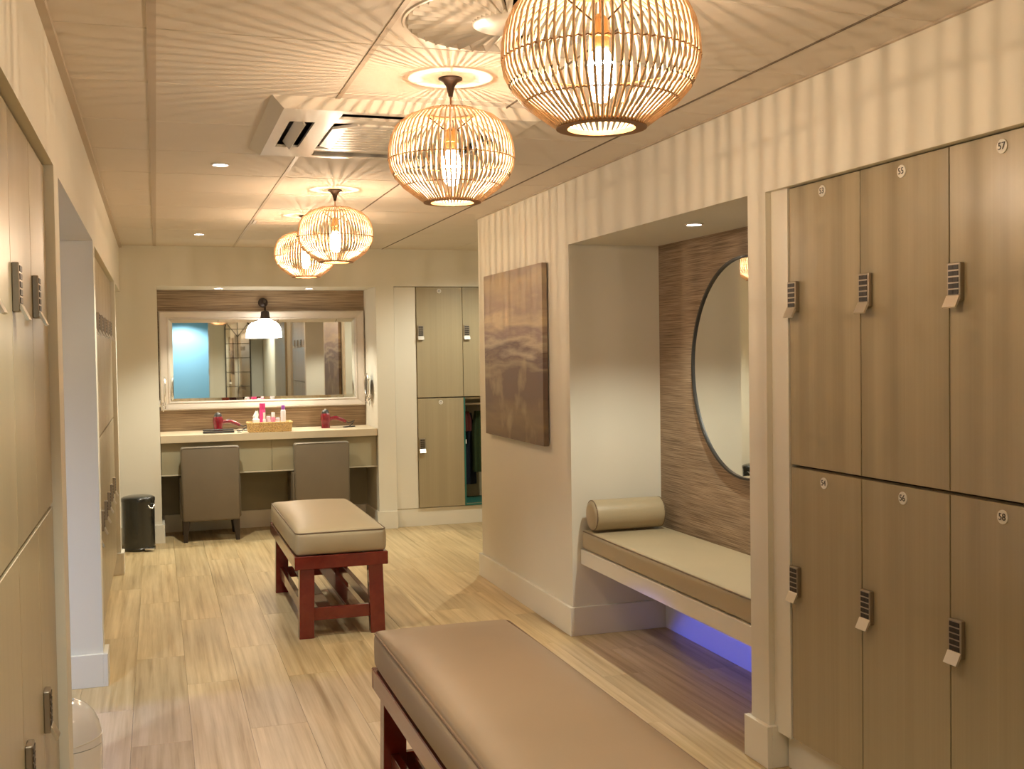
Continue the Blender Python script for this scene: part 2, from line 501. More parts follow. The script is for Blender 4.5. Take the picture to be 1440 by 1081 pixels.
# baseboards
BH, BT = .147, .02
def bb(name, rects, h=BH):
    bm = BM()
    for (a, b, c, d) in rects: box(bm, a, b, c, d, 0, h, bev=.0015)
    struct(name, bm, 'gloss_paint')
bb('baseboard_right', [(XR-BT, XR, 5.29-BT, 6.94+BT), (XR, 2.54, 5.29-BT, 5.29), (XR, 4.85, 6.94, 6.94+BT)])
bb('baseboard_alcove', [(2.53, 2.55, 3.5, 5.27)])
bb('baseboard_pier', [(XR-BT, XR, 3.375-BT, 3.495+BT), (XR, 2.53, 3.495, 3.495+BT), (XR, 2.09, 3.375-BT, 3.375)])
bb('baseboard_locker', [(2.075, 2.095, 1.64, 3.35)], h=.125)
bb('baseboard_left', [(XL, XL+BT, 3.27-BT, 3.42+BT), (-.9, XL, 3.42, 3.42+BT), (XL, XL+BT, 5.235-BT, 5.37+BT), (-.88, XL, 5.235-BT, 5.235),
                      (-.33, XL, 5.37, 5.37+BT), (XL, XL+BT, 7.885-BT, 8.02+BT), (-.33, XL, 7.885-BT, 7.885), (-.88, XL, 8.02, 8.02+BT)])
bb('baseboard_left_locker', [(-.35, -.33, 5.37, 7.87), (-.35, -.33, 1.64, 3.25)], h=.125)
bb('baseboard_back', [(-1.6, .017, YB-BT, YB), (.017, .017+BT, YB-BT, 9.63), (1.748-BT, 1.748, YB-BT, 9.63), (1.748, 1.90, YB-BT, YB), (.037, 1.728, 9.61, 9.63)])
bb('baseboard_back_locker', [(1.905, 3.3, YB+.025, YB+.045)], h=.152)

# ================================================================== LOCKERS
num_mesh = {}
def numeral(txt):
    if txt not in num_mesh:
        c = bpy.data.curves.new('numeral', 'FONT'); c.body = txt; c.size = .026; c.align_x = 'CENTER'; c.align_y = 'CENTER'; c.extrude = .0004
        o = bpy.data.objects.new('tmp', c)
        COL.objects.link(o)
        dg = bpy.context.evaluated_depsgraph_get()
        me = bpy.data.meshes.new_from_object(o.evaluated_get(dg))
        bpy.data.objects.remove(o)
        me.materials.clear(); me.materials.append(MATS['ink']); me.name = 'numeral'
        num_mesh[txt] = me
    return num_mesh[txt]
LMESH = {}
def shared(key, build, m, smooth=False):
    if key not in LMESH:
        bm = build(); bmesh.ops.recalc_face_normals(bm, faces=bm.faces)
        me = bpy.data.meshes.new(key[0]); bm.to_mesh(me); bm.free(); me.materials.append(MATS[m])
        if smooth:
            for p in me.polygons: p.use_smooth = True
            me.set_sharp_from_angle(angle=math.radians(40))
        LMESH[key] = me
    return LMESH[key]
def put(name, me, parent, loc=(0, 0, 0)):
    o = bpy.data.objects.new(name, me); COL.objects.link(o); o.parent = parent; o.location = loc
    return o
def carcass(w, h, d=.48):
    bm = BM(); t = .016
    box(bm, .001, t, .022, d, 0, h); box(bm, w-t, w-.001, .022, d, 0, h)
    box(bm, t, w-t, .022, d, 0, t); box(bm, t, w-t, .022, d, h-t, h); box(bm, t, w-t, d-t, d, t, h-t)
    return bm
def lock_body():
    bm = BM()
    box(bm, -.025, .025, -.015, 0, -.050, .052, bev=.002)
    return bm
def lock_lever():
    # angled pull below the keypad, flaring away from the door
    bm = BM()
    pts = [(-.0155, -.034), (-.014, -.044), (-.027, -.069), (-.032, -.066), (-.0175, -.036)]
    a = [bm.verts.new((-.0255, y, z)) for y, z in pts]; b = [bm.verts.new((.0255, y, z)) for y, z in pts]
    n = len(pts); bm.faces.new(a); bm.faces.new(b[::-1])
    for i in range(n): bm.faces.new((a[i], b[i], b[(i+1) % n], a[(i+1) % n]))
    return bm
def lock_keys():
    bm = BM()
    for i in range(5):
        z = .040 - i*.0165
        for s in (-1, 1): box(bm, s*.0098-.0096, s*.0098+.0096, -.0165, -.0145, z-.0066, z+.0058, bev=.0005)
    return bm
def make_locker(label, loc, rz, w, h, lock_z, side='left', number=None, group=None, open_=False, hsh=.036, disc=True):
    t = thing('locker', label, 'locker', loc, rz, group)
    put('carcass', shared(('carcass', round(w, 3), round(h, 3)), lambda: carcass(w, h), 'locker_inside' if open_ else 'locker_laminate'), t)
    if open_:
        return t
    put('door', shared(('door', round(w, 3), round(h, 3)), lambda: box(BM(), .002, w-.002, 0, .018, .002, h-.002, bev=.0012), 'locker_laminate'), t)
    lx = .034 if side == 'left' else w-.034
    lk = put('lock', shared(('lock',), lock_body, 'steel'), t, (lx, 0, lock_z))
    put('keypad', shared(('keypad',), lock_keys, 'key_black'), lk)
    put('pull', shared(('pull',), lock_lever, 'steel_light'), lk)
    if not disc: return t
    dz = h-hsh
    dc = put('number_disc', shared(('number_disc',), lambda: lathe(BM(), [(.0185, -.0025), (.0175, -.003), (.0185, 0)][::1], 24, axis='y'), 'disc_white', True), t, (w/2, 0, dz))
    if number:
        nm = put('numeral', numeral(number), dc, (0, -.0036, 0)); nm.rotation_euler = (PI/2, 0, 0)
    else:
        nm = put('numeral_ring', shared(('numeral_ring',), lambda: lathe(BM(), [(.011, -.0034), (.011, -.0030), (.007, -.0030), (.007, -.0034)], 16, axis='y', cap=False), 'ink'), dc)
    return t
LW = .395
ordr = ['first', 'second', 'third', 'fourth']
# right wall: local x -> -Y, local y -> +X
nums_u = ['53', '55', '57', '59']; nums_l = ['54', '56', '58', '60']
for i in range(4):
    y = 3.270 - LW*i
    make_locker('upper olive oak locker numbered %s, %s column from the seating alcove' % (nums_u[i], ordr[i]), (XR+.027, y, 1.070), -PI/2, LW, .932, .565, 'left', nums_u[i], 'lockers in the right-hand wall')
    make_locker('lower olive oak locker numbered %s, %s column from the seating alcove' % (nums_l[i], ordr[i]), (XR+.027, y, .132), -PI/2, LW, .932, .545, 'left', nums_l[i], 'lockers in the right-hand wall')
# left wall near: local x -> +Y, local y -> -X
for i in range(4):
    y = 3.262 - LW*(i+1)
    make_locker('upper olive oak locker in the near left bank, %s from the white pillar' % ordr[i], (-.279, y, 1.070), PI/2, LW, .920, .545, 'left', None, 'lockers in the near left wall', disc=False)
    make_locker('lower olive oak locker in the near left bank, %s from the white pillar' % ordr[i], (-.279, y, .132), PI/2, LW, .932, .475, 'left', None, 'lockers in the near left wall', disc=False)
ord6 = ['nearest the doorway', 'second from the doorway', 'third from the doorway', 'third from the far end', 'second from the far end', 'farthest, by the pillar']
for i in range(6):
    y = 5.44 + LW*i
    make_locker('upper olive locker of the far left bank, %s' % ord6[i], (-.279, y, 1.070), PI/2, LW, .902, .57, 'left', None, 'lockers in the far left wall', disc=False)
    make_locker('lower olive locker of the far left bank, %s' % ord6[i], (-.279, y, .132), PI/2, LW, .932, .52, 'left', None, 'lockers in the far left wall', disc=False)
# back wall
for i in range(3):
    x = 2.090 + .402*i
    nm = ['first beside the white panel', 'second, half hidden by the painting wall', 'hidden third column'][i]
    make_locker('upper olive locker in the back wall, %s' % nm, (x, YB+.005, 1.088), 0, .402, .934, .555, 'left', None, 'lockers in the back wall')
    if i == 1:
        ol = make_locker('open lower locker in the back wall with dark inside and teal edges', (x, YB+.005, .156), 0, .402, .926, .5, 'left', None, 'lockers in the back wall', True)
        bm = BM(); box(bm, 0, .012, 0, .022, 0, .926); box(bm, .012, .39, 0, .022, 0, .012); box(bm, .012, .39, .022, .44, .0165, .02)
        obj('edge_band', bm, 'teal_edge', ol, label='teal edge of the open locker')
        obj('hanging_rail', tube(BM(), [(.016, .2, .86), (.386, .2, .86)], .010, 10), 'ivory_plastic', ol, smooth=True)
        obj('lock_strike', box(BM(), .012, .02, .002, .02, .53, .565), 'disc_white', ol)
        obj('door', box(BM(), .386, .402, -.38, 0, .002, .924, bev=.001), 'locker_laminate', ol)
    else:
        make_locker('lower olive locker in the back wall, %s' % nm, (x, YB+.005, .156), 0, .402, .926, .535, 'left', None, 'lockers in the back wall')
def garment(name, label, m, cx, w, ztop, zbot, yy):
    bm = BM(); n = 18
    prev = None
    for zi in range(9):
        f = zi/8; z = ztop + (zbot-ztop)*f
        ww = w*(.55+.45*min(1, f*3)) ; ring = []
        for k in range(n):
            a = 2*PI*k/n
            ring.append(bm.verts.new((cx + ww/2*math.cos(a)*(1+.06*math.sin(5*a+f*2)), yy + .045*math.sin(a)*(1+.3*math.sin(7*a+cx*40)), z)))
        if prev:
            for k in range(n): bm.faces.new((prev[k], prev[(k+1) % n], ring[(k+1) % n], ring[k]))
        else: bm.faces.new(ring)
        prev = ring
    bm.faces.new(prev)
    o = obj(name, bm, m, smooth=True)
    tag(o, label, 'clothing', 'clothes hanging in the open locker')
    hk = obj('hook', tube(BM(), [(cx, yy, ztop), (cx, yy, ztop+.03), (cx, yy+.012, ztop+.05), (cx, yy, ztop+.062)], .003, 6), 'steel', o)
    return o
lx0 = 2.492
garment('hanging_garment', 'dark red garment hanging in the open locker', 'cloth_red', lx0+.07, .10, .95, .78, YB+.20)
garment('hanging_garment', 'dark green garment hanging low in the open locker', 'cloth_green', lx0+.19, .12, .95, .42, YB+.22)
garment('hanging_garment', 'navy garment hanging in the open locker behind the red one', 'cloth_navy', lx0+.12, .15, .93, .30, YB+.34)

# ================================================================== PENDANTS
def shade_profile(t):
    # t 0 bottom .. 1 top -> (r/R, z/H)
    pts = [(.45, 0), (.77, .165), (.905, .27), (.975, .375), (1.0, .48), (.99, .60), (.95, .72), (.87, .83), (.70, .93), (.44, 1.0)]
    f = t*(len(pts)-1); i = min(int(f), len(pts)-2); f -= i
    a, b = pts[i], pts[i+1]
    return a[0]+(b[0]-a[0])*f, a[1]+(b[1]-a[1])*f
def rib_mesh():
    bm = BM(); path = []
    for k in range(28):
        r, z = shade_profile(k/27); path.append((r*.2, 0, z*.285))
    return tube(bm, path, .0032, 6)
def make_pendant(label, x, y, R, z0):
    s = R/.2
    t = thing('pendant_lamp', label, 'pendant lamp', (x, y, CEIL), 0, 'bamboo pendant lamps along the ceiling')
    zb = z0-CEIL
    obj('canopy', lathe(BM(), [(.038, 0), (.038, -.005), (.024, -.012), (.014, -.026), (.009, -.046), (.007, -.058), (.003, -.060)], 24), 'bronze', t, smooth=True)
    obj('cord', tube(BM(), [(0, 0, -.05), (0, 0, zb+.215)], .0028, 8), 'cord', t, smooth=True)
    obj('lamp_holder', lathe(BM(), [(.008, .235), (.016, .225), (.019, .20), (.022, .195), (.022, .188), (.019, .185), (.019, .165), (.015, .16)], 20, (0, 0, zb)), 'brass', t, smooth=True)
    bm = BM()
    for a in range(3):
        an = a*2*PI/3+.3
        tube(bm, [(.015*math.cos(an), .015*math.sin(an), zb+.222), (.088*s*math.cos(an), .088*s*math.sin(an), zb+.283*s)], .0022, 6)
    obj('shade_support', bm, 'bronze', t, smooth=True)
    obj('bulb', lathe(BM(), [(.012, .164), (.017, .158), (.024, .146), (.0275, .13), (.028, .085), (.025, .066), (.016, .054), (.004, .050)], 20, (0, 0, zb)), 'bulb_glass', t, smooth='all')
    sh = obj('shade', tube(BM(), [(.44*R*math.cos(2*PI*k/40), .44*R*math.sin(2*PI*k/40), .283*s) for k in range(40)], .0055, 8, closed=True), 'bamboo_dark', t, (0, 0, zb), smooth=True)
    n = 68
    rm = shared(('rib',), rib_mesh, 'bamboo', True)
    for k in range(n):
        o = put('rib', rm, sh); o.rotation_euler = (0, 0, 2*PI*k/n + rnd.uniform(-.008, .008)); o.scale = (s, s, s)
    obj('bottom_ring', lathe(BM(), [(.46*R, -.004), (.46*R, .004), (.345*R, .006), (.345*R, -.004), (.46*R, -.004)], 40, cap=False), 'bamboo_dark', sh, smooth=True)
    for tt in (1/9, 3.8/9):
        r, z = shade_profile(tt); r = r*R-.001
        bm = BM(); path = []
        for k in range(n*2):
            a = PI*k/n; rr = r + (.0035 if k % 2 else -.003)
            path.append((rr*math.cos(a), rr*math.sin(a), z*.285*s + (.001 if k % 2 else -.001)))
        tube(bm, path, .0019, 5, closed=True)
        obj('binding_twine', bm, 'bamboo_dark', sh, smooth=True)
    light('bulb_light', 'POINT', (0, 0, zb+.108), PENDANT_W, WARM, .004, parent=t)
    return t
make_pendant('largest and nearest round bamboo pendant lamp, cut by the top of the picture', .905, 2.17, .208, 1.938)
make_pendant('second round bamboo pendant lamp, hanging alone in front of the air conditioning unit', .907, 3.408, .199, 1.945)
make_pendant('third round bamboo pendant lamp, overlapping the farthest one', .920, 5.866, .197, 1.955)
make_pendant('farthest and smallest looking bamboo pendant lamp, partly behind the third', .906, 6.985, .192, 1.953)

# ================================================================== DOWNLIGHTS
def downlight(label, x, y, z, power, col=COOL, ang=100, group='recessed downlights', lens=.030):
    t = thing('downlight', label, 'downlight', (x, y, z), 0, group)
    obj('bezel', lathe(BM(), [(.042, 0), (.041, -.004), (.034, -.005), (.031, .001), (.042, .001)], 32, cap=False), 'white_plastic', t, smooth=True)
    obj('lens', lathe(BM(), [(lens, -.0025), (lens*.5, -.0035), (.001, -.004)], 24), 'downlight_glow', t, smooth=True)
    light('downlight_beam', 'SPOT', (0, 0, -.012), power, col, .025, parent=t, spot_size=math.radians(ang), spot_blend=.5)
    return t
downlight('round downlight in the ceiling left of the air conditioning unit', .298, 5.19, CEIL, SPOT_W)
downlight('small round downlight in the ceiling nearest the back wall', .312, 8.178, CEIL, SPOT_W*1.5)
downlight('left of two small downlights above the vanity mirror', .50, 9.34, 2.02, SPOT_W*.55)
downlight('right of two small downlights above the vanity mirror', 1.235, 9.34, 2.02, SPOT_W*.55)
downlight('single downlight in the soffit of the seating alcove', 2.236, 4.334, 2.008, SPOT_W*.8, ang=120)
downlight('ceiling downlight near the doorway to the lockers', .30, 2.19, CEIL, SPOT_W)
downlight('ceiling downlight in the passage beyond the painting wall', 2.7, 8.0, CEIL, SPOT_W*1.2, ang=160)
downlight('ceiling downlight in the left passage behind the pedal bin', -.9, 8.6, CEIL, SPOT_W*.5)
downlight('ceiling downlight in the side room', -1.5, 2.55, CEIL, SPOT_W*4, (.55, .70, 1.0), 150)
downlight('ceiling downlight in the blue room', .5, -3.75, CEIL, SPOT_W*2.2, (.85, .95, 1.0), 140)
downlight('ceiling downlight behind the viewer', 1.5, -1.2, CEIL, SPOT_W*1.5, COOL, 140)
bl = tag(obj('blue_light_panel', box(BM(), -3.49, -3.47, 3.9, 4.7, .35, .55, bev=.003), 'blue_light'), 'glowing blue panel low on the side room wall', 'light panel')
d_ = (Vector((2.5, 4.45, -.58)) - Vector((-3.42, 4.3, .45)))
light('blue_beam', 'SPOT', (-3.42, 4.3, .45), 600, (.03, .09, 1.0), .06, rot=d_.to_track_quat('-Z', 'Y').to_euler(), spot_size=math.radians(19), spot_blend=.25)

# ================================================================== SWIRL DIFFUSER
t = thing('swirl_diffuser', 'round ceiling air diffuser with radial vanes beside the nearest pendant lamp', 'air diffuser', (X0+1.5*T, YB-T*10.5, CEIL))
bm = BM()
R0 = .280
N = 64
outer = [bm.verts.new((s_*.298, t_*.298, 0)) for s_, t_ in ((1, 1), (-1, 1), (-1, -1), (1, -1))]
sq = []
for k in range(N):
    a = 2*PI*k/N; m_ = max(abs(math.cos(a)), abs(math.sin(a)))
    sq.append(bm.verts.new((.298*math.cos(a)/m_, .298*math.sin(a)/m_, 0)))
for v in outer: bm.verts.remove(v)
prev = sq
for (r, z) in ((R0+.006, 0), (R0+.003, -.004), (R0-.004, -.004), (R0-.008, .018), (R0-.008, .03)):
    ring = [bm.verts.new((r*math.cos(2*PI*k/N), r*math.sin(2*PI*k/N), z)) for k in range(N)]
    for k in range(N): bm.faces.new((prev[k], prev[(k+1) % N], ring[(k+1) % N], ring[k]))
    prev = ring
obj('face_plate', bm, 'ivory_plastic', t, smooth=True)
obj('back_box', lathe(BM(), [(R0-.004, .027), (.02, .027)], 40), 'slot_dark', t)
obj('hub', lathe(BM(), [(.104, .012), (.102, -.006), (.096, -.010), (.012, -.011), (.010, -.013), (.002, -.013)], 40), 'ivory_plastic', t, smooth=True)
def vane():
    bm = BM()
    # twisted wedge: narrow at the hub, wide at the rim, tilted
    r0, r1 = .100, R0-.010
    w0, w1 = .0058, .0140
    rows = []
    for r, w, lo, hi in ((r0, w0, -.008, .004), (r1, w1, -.010, .016)):
        cs = [(-1, 0), (-.82, .34), (-.5, .66), (0, .88), (.5, .97), (1, 1)]      # curved blade: steep lip, flat back
        pts = [(r, w*s_, lo+(hi-lo)*h) for s_, h in cs]
        rows.append([bm.verts.new(p) for p in pts] + [bm.verts.new((p[0], p[1], p[2]+.002)) for p in pts[::-1]])
    n = len(rows[0])
    bm.faces.new(rows[0]); bm.faces.new(rows[1][::-1])
    for i in range(n): bm.faces.new((rows[0][i], rows[1][i], rows[1][(i+1) % n], rows[0][(i+1) % n]))
    return bm
vm = shared(('vane',), vane, 'ivory_plastic')
for k in range(40):
    o = put('vane', vm, t); o.rotation_euler = (0, 0, 2*PI*k/40)

# ================================================================== AIR CONDITIONING CASSETTE
t = thing('air_conditioner', 'square ceiling air conditioning cassette behind the second pendant lamp', 'air conditioner', (.888, 4.265, CEIL))
HS = .50
def ringquad(bm, outer, inner, zo, zi):
    o = [bm.verts.new((sx*outer, sy*outer, zo)) for sx, sy in ((1, 1), (-1, 1), (-1, -1), (1, -1))]
    i = [bm.verts.new((sx*inner, sy*inner, zi)) for sx, sy in ((1, 1), (-1, 1), (-1, -1), (1, -1))]
    for k in range(4): bm.faces.new((o[k], o[(k+1) % 4], i[(k+1) % 4], i[k]))
# lower tray with openings for the four outlets
bm = BM()
ringquad(bm, HS, HS-.012, .0, -.010)
ringquad(bm, HS-.012, HS-.044, -.010, -.034)
D0, D1, SL = HS-.044, .255, .25   # flange band between D0 and D1, slot half length SL
S0, S1 = .415, .325               # slot band
def flat(x0, x1, y0, y1, z=-.034):
    box(bm, x0, x1, y0, y1, z, z+.010)
for sx in (-1, 1):
    a, b = sorted((sx*D0, sx*S0)); flat(a, b, -D0, D0)
    a, b = sorted((sx*S1, sx*D1)); flat(a, b, -D1, D1)
    a, b = sorted((sx*S0, sx*S1))
    flat(a, b, SL, S0); flat(a, b, -S0, -SL)
for sy in (-1, 1):
    a, b = sorted((sy*D0, sy*S0)); flat(-S0, S0, a, b)
    a, b = sorted((sy*S1, sy*D1)); flat(-S1, S1, a, b)
    a, b = sorted((sy*S0, sy*S1))
    flat(SL, S1, a, b); flat(-S1, -SL, a, b)
obj('frame', bm, 'ivory_plastic', t)
bm = BM(); box(bm, -.42, .42, -.42, .42, .0, .004); obj('duct', bm, 'slot_dark', t)
gm = BM(); 
pts = [(-.25, -.17), (-.17, -.25), (.17, -.25), (.25, -.17), (.25, .17), (.17, .25), (-.17, .25), (-.25, .17)]
prism(gm, pts, -.040, -.030); obj('intake_panel', gm, 'white_plastic', t)
gm = BM()
for k in range(9):
    y = -.20+.05*k; box(gm, -.2, .2, y-.001, y+.001, -.0415, -.0395)
obj('intake_grille', gm, 'ivory_plastic', t)
for k in range(4):
    gm = BM()
    vs = [(-.370-.016, -.012), (-.370+.010, -.046), (-.370+.014, -.042), (-.370-.012, -.008)]
    if k == 1: vs = [(-.370-.030, .0), (-.370-.024, -.026), (-.370-.028, -.026), (-.370-.034, .0)]
    a = [gm.verts.new((x, -.245, z)) for x, z in vs]; b = [gm.verts.new((x, .245, z)) for x, z in vs]
    gm.faces.new(a); gm.faces.new(b[::-1])
    for i in range(4): gm.faces.new((a[i], b[i], b[(i+1) % 4], a[(i+1) % 4]))
    o = obj('louvre', gm, 'white_plastic', t); o.rotation_euler = (0, 0, k*PI/2)
# linear vent beyond
t = thing('ceiling_vent', 'pale grille in the ceiling behind the farthest pendant lamp', 'vent', (X0+1.5*T, YB-T*2.9, CEIL))
obj('frame', box(BM(), -.29, .29, -.09, .09, -.006, .0, bev=.002), 'ivory_plastic', t)
bm = BM()
for k in range(7): box(bm, -.27, .27, -.075+.023*k, -.065+.023*k, -.009, -.005)
obj('slat', bm, 'grid_metal', t)['kind'] = 'stuff'

# ================================================================== BENCHES
def make_bench(label, x0, x1, y0, y1, leather, piping, slats=2):
    cx, cy = (x0+x1)/2, (y0+y1)/2; hx, hy = (x1-x0)/2, (y1-y0)/2
    t = thing('bench', label, 'bench', (cx, cy, 0), 0, 'padded benches down the middle of the room')
    fx, fy = hx, hy
    zt, zb_ = .430, .362
    for s in (-1, 1):
        obj('end_rail', box(BM(), -fx, fx, s*fy-(.024 if s > 0 else 0), s*fy+(.024 if s < 0 else 0), zb_, zt, bev=.003), 'redwood', t)
        obj('side_rail', box(BM(), s*fx-(.024 if s > 0 else 0), s*fx+(.024 if s < 0 else 0), -fy+.024, fy-.024, zb_, zt, bev=.003), 'redwood', t)
    LX = fx-.060
    for sx in (-1, 1):
        for sy in (-1, 1):
            bm = BM(); xo = sx*LX; yo = sy*(fy-.045)
            tp = [(xo-.038-sx*.004, yo-.03), (xo+.038-sx*.004, yo-.03), (xo+.038-sx*.004, yo+.03), (xo-.038-sx*.004, yo+.03)]
            bt = [(x+sx*.008, y) for x, y in tp]
            a = [bm.verts.new((x, y, 0)) for x, y in bt]; b = [bm.verts.new((x, y, zb_+.004)) for x, y in tp]
            bm.faces.new(a[::-1]); bm.faces.new(b)
            for i in range(4): bm.faces.new((a[i], a[(i+1) % 4], b[(i+1) % 4], b[i]))
            bmesh.ops.bevel(bm, geom=list(bm.edges), offset=.002, segments=1, affect='EDGES')
            obj('leg', bm, 'redwood', t)
    for s in (-1, 1):
        obj('stretcher', box(BM(), -LX+.036, LX-.036, s*(fy-.045)-.012, s*(fy-.045)+.012, .088, .153, bev=.002), 'redwood', t)
        obj('side_stretcher', box(BM(), s*LX-.014, s*LX+.014, -fy+.072, fy-.072, .095, .160, bev=.002), 'redwood', t)
    for k in range(slats):
        x = (-1+2*(k+.5)/slats)*(LX-.03)
        obj('shelf_slat', box(BM(), x-.038, x+.038, -fy+.058, fy-.058, .118, .136, bev=.002), 'redwood', t)
    obj('pad_board', box(BM(), -fx+.03, fx-.03, -fy+.03, fy-.03, zt-.03, zt-.002), 'redwood', t)
    hz = .062
    pad = obj('cushion', rounded_pad(BM(), hx-.006, hy-.006, hz, .024, crown=.034, bulge=.014, c=(0, 0, zt+hz)), leather, t, smooth='all')
    # piping seam round the top edge
    path = []
    rr, ex, ey, z = .03, hx-.0085, hy-.0085, zt+2*hz-.007
    for (sx, sy, a0) in ((1, 1, 0), (-1, 1, 90), (-1, -1, 180), (1, -1, 270)):
        for k in range(6):
            a = math.radians(a0+k*18)
            path.append((sx*(ex-rr)+rr*math.cos(a), sy*(ey-rr)+rr*math.sin(a), z))
    dense = []
    for i in range(len(path)):
        p, q = Vector(path[i]), Vector(path[(i+1) % len(path)])
        n = max(1, int((q-p).length/.06))
        for k in range(n): dense.append(p+(q-p)*k/n)
    obj('piping', tube(BM(), dense, .0038, 6, closed=True), piping, pad, smooth=True)
    return t
make_bench('short red-brown wooden bench with taupe leather cushion and slatted low shelf', .652, 1.137, 5.70, 6.97, 'taupe_leather', 'taupe_piping')
make_bench('long dark wooden bench with brown leather cushion in the foreground', .655, 1.135, 1.75, 3.60, 'brown_leather', 'brown_piping')

# ================================================================== ALCOVE SEAT
t = thing('alcove_seat', 'built-in white bench with long taupe cushion in the right wall alcove', 'bench', (2.06, 4.39, 0))
obj('seat_board', box(BM(), 0, .455, -.885, .895, .368, .445, bev=.002), 'gloss_paint', t)
for s, y in ((1, -.893), (1, .862)):
    obj('bearer', box(BM(), .20, .455, y, y+.03, .30, .368), 'gloss_paint', t)
pad = obj('cushion', rounded_pad(BM(), .222, .884, .050, .020, crown=.006, bulge=.006, n=16, c=(.226, .005, .495)), 'taupe_leather', t, smooth='all')
z = .5405
obj('piping', tube(BM(), [(.0058, -.86+1.73*k/24, z) for k in range(25)], .0034, 6), 'taupe_piping', pad, smooth=True)
bo = thing('bolster_pillow', 'cylindrical taupe bolster at the left end of the alcove seat', 'pillow', (2.075, 5.178, .632))
r = .078
obj('cover', lathe(BM(), [(.004, -.004), (.05, -.003), (.070, .002), (.077, .010), (r, .020), (r, .10), (r*1.01, .2), (r, .3), (r, .365), (.077, .375), (.070, .383), (.05, .388), (.004, .389)], 36, axis='x'), 'taupe_leather', bo, smooth='all')
for xx in (.008, .377):
    obj('piping', tube(BM(), [(xx, .0755*math.cos(2*PI*k/32), .0755*math.sin(2*PI*k/32)) for k in range(32)], .003, 6, closed=True), 'taupe_piping', bo, smooth=True)
# round mirror
t = thing('round_mirror', 'large round wall mirror with thin dark rim in the seating alcove', 'mirror', (2.52, 4.39, 1.378))
obj('rim', lathe(BM(), [(.497, 0), (.503, -.004), (.503, -.020), (.493, -.020), (.493, -.010)], 96, axis='x', cap=False), 'black_frame', t, smooth=True)
obj('glass', lathe(BM(), [(.497, -.002), (.497, -.012)], 96, axis='x'), 'mirror_glass', t)
# painting
t = thing('painting', 'abstract brown and mauve canvas on the right wall', 'painting', (0, 0, 0))
obj('canvas', box(BM(), 1.978, 2.008, 5.60, 6.70, .953, 1.942, bev=.003, seg=2), 'abstract_paint', t)
obj('stretcher_frame', box(BM(), 2.000, 2.0148, 5.63, 6.67, .98, 1.91), 'dark_wood', t)

# ================================================================== VANITY
t = thing('vanity_counter', 'pale laminate vanity counter with olive apron set into the back alcove', 'counter', (0, 0, 0))
obj('worktop', box(BM(), .019, 1.746, 9.105, 9.628, .782, .842, bev=.002), 'counter_top', t)
w3 = [(.022, .72), (.722, .93), (.932, 1.744)]
for a, b in ((.022, .88), (.8815, 1.744)):
    obj('apron_panel', box(BM(), a, b-.001, 9.15, 9.165, .528, .782, bev=.001), 'apron', t)
obj('apron_lip', box(BM(), .020, 1.745, 9.135, 9.60, .520, .528), 'apron_lip', t)
# mirror
t = thing('vanity_mirror', 'wide cream-framed rectangular mirror above the vanity counter', 'mirror', (.884, 9.646, 1.43))
hw, hh = .857, .413
prof = [(0, 0), (0, -.040), (.010, -.050), (.026, -.046), (.060, -.032), (.072, -.034), (.078, -.026), (.082, -.010), (.082, 0)]
bm = BM()
rings = []
for (sx, sz) in ((-1, -1), (1, -1), (1, 1), (-1, 1)):
    rings.append([bm.verts.new((sx*(hw-p), q, sz*(hh-p*.86))) for p, q in prof])
for i in range(4):
    a, b = rings[i], rings[(i+1) % 4]
    for k in range(len(prof)-1): bm.faces.new((a[k], a[k+1], b[k+1], b[k]))
obj('frame', bm, 'frame_cream', t)
bm = BM()
gx, gz, bv = hw-.078, hh-.067, .030
o_ = [bm.verts.new((sx*gx, -.006, sz*gz)) for sx, sz in ((-1, -1), (1, -1), (1, 1), (-1, 1))]
i_ = [bm.verts.new((sx*(gx-bv), -.010, sz*(gz-bv))) for sx, sz in ((-1, -1), (1, -1), (1, 1), (-1, 1))]
for k in range(4): bm.faces.new((o_[k], o_[(k+1) % 4], i_[(k+1) % 4], i_[k]))
bm.faces.new(i_)
obj('glass', bm, 'mirror_glass', t)
# sconce over the mirror
t = thing('wall_sconce', 'glowing white glass bell wall lamp in front of the vanity mirror', 'wall lamp', (.880, 9.648, 1.915))
obj('wall_plate', lathe(BM(), [(.040, 0), (.040, -.010), (.034, -.018), (.012, -.024), (.010, -.03)], 28, axis='y'), 'bronze', t, smooth=True)
obj('arm', tube(BM(), [(0, -.02, 0), (0, -.10, .012), (0, -.15, .008), (0, -.175, -.015), (0, -.18, -.05), (0, -.18, -.085)], .009, 10), 'bronze', t, smooth=True)
obj('socket_cup', lathe(BM(), [(.014, -.075), (.030, -.083), (.034, -.090), (.040, -.135), (.044, -.138), (.044, -.143), (.02, -.145)], 28, (0, -.18, 0)), 'bronze', t, smooth=True)
obj('lamp_shade', lathe(BM(), [(.040, -.142), (.052, -.150), (.056, -.158), (.085, -.166), (.112, -.190), (.128, -.225), (.134, -.262), (.135, -.300), (.130, -.300), (.124, -.262), (.10, -.20), (.05, -.165)], 40, (0, -.18, 0)), 'sconce_glass', t, smooth=True)
light('sconce_light', 'POINT', (0, -.18, -.25), 4.0, (1, .86, .68), .03, parent=t)
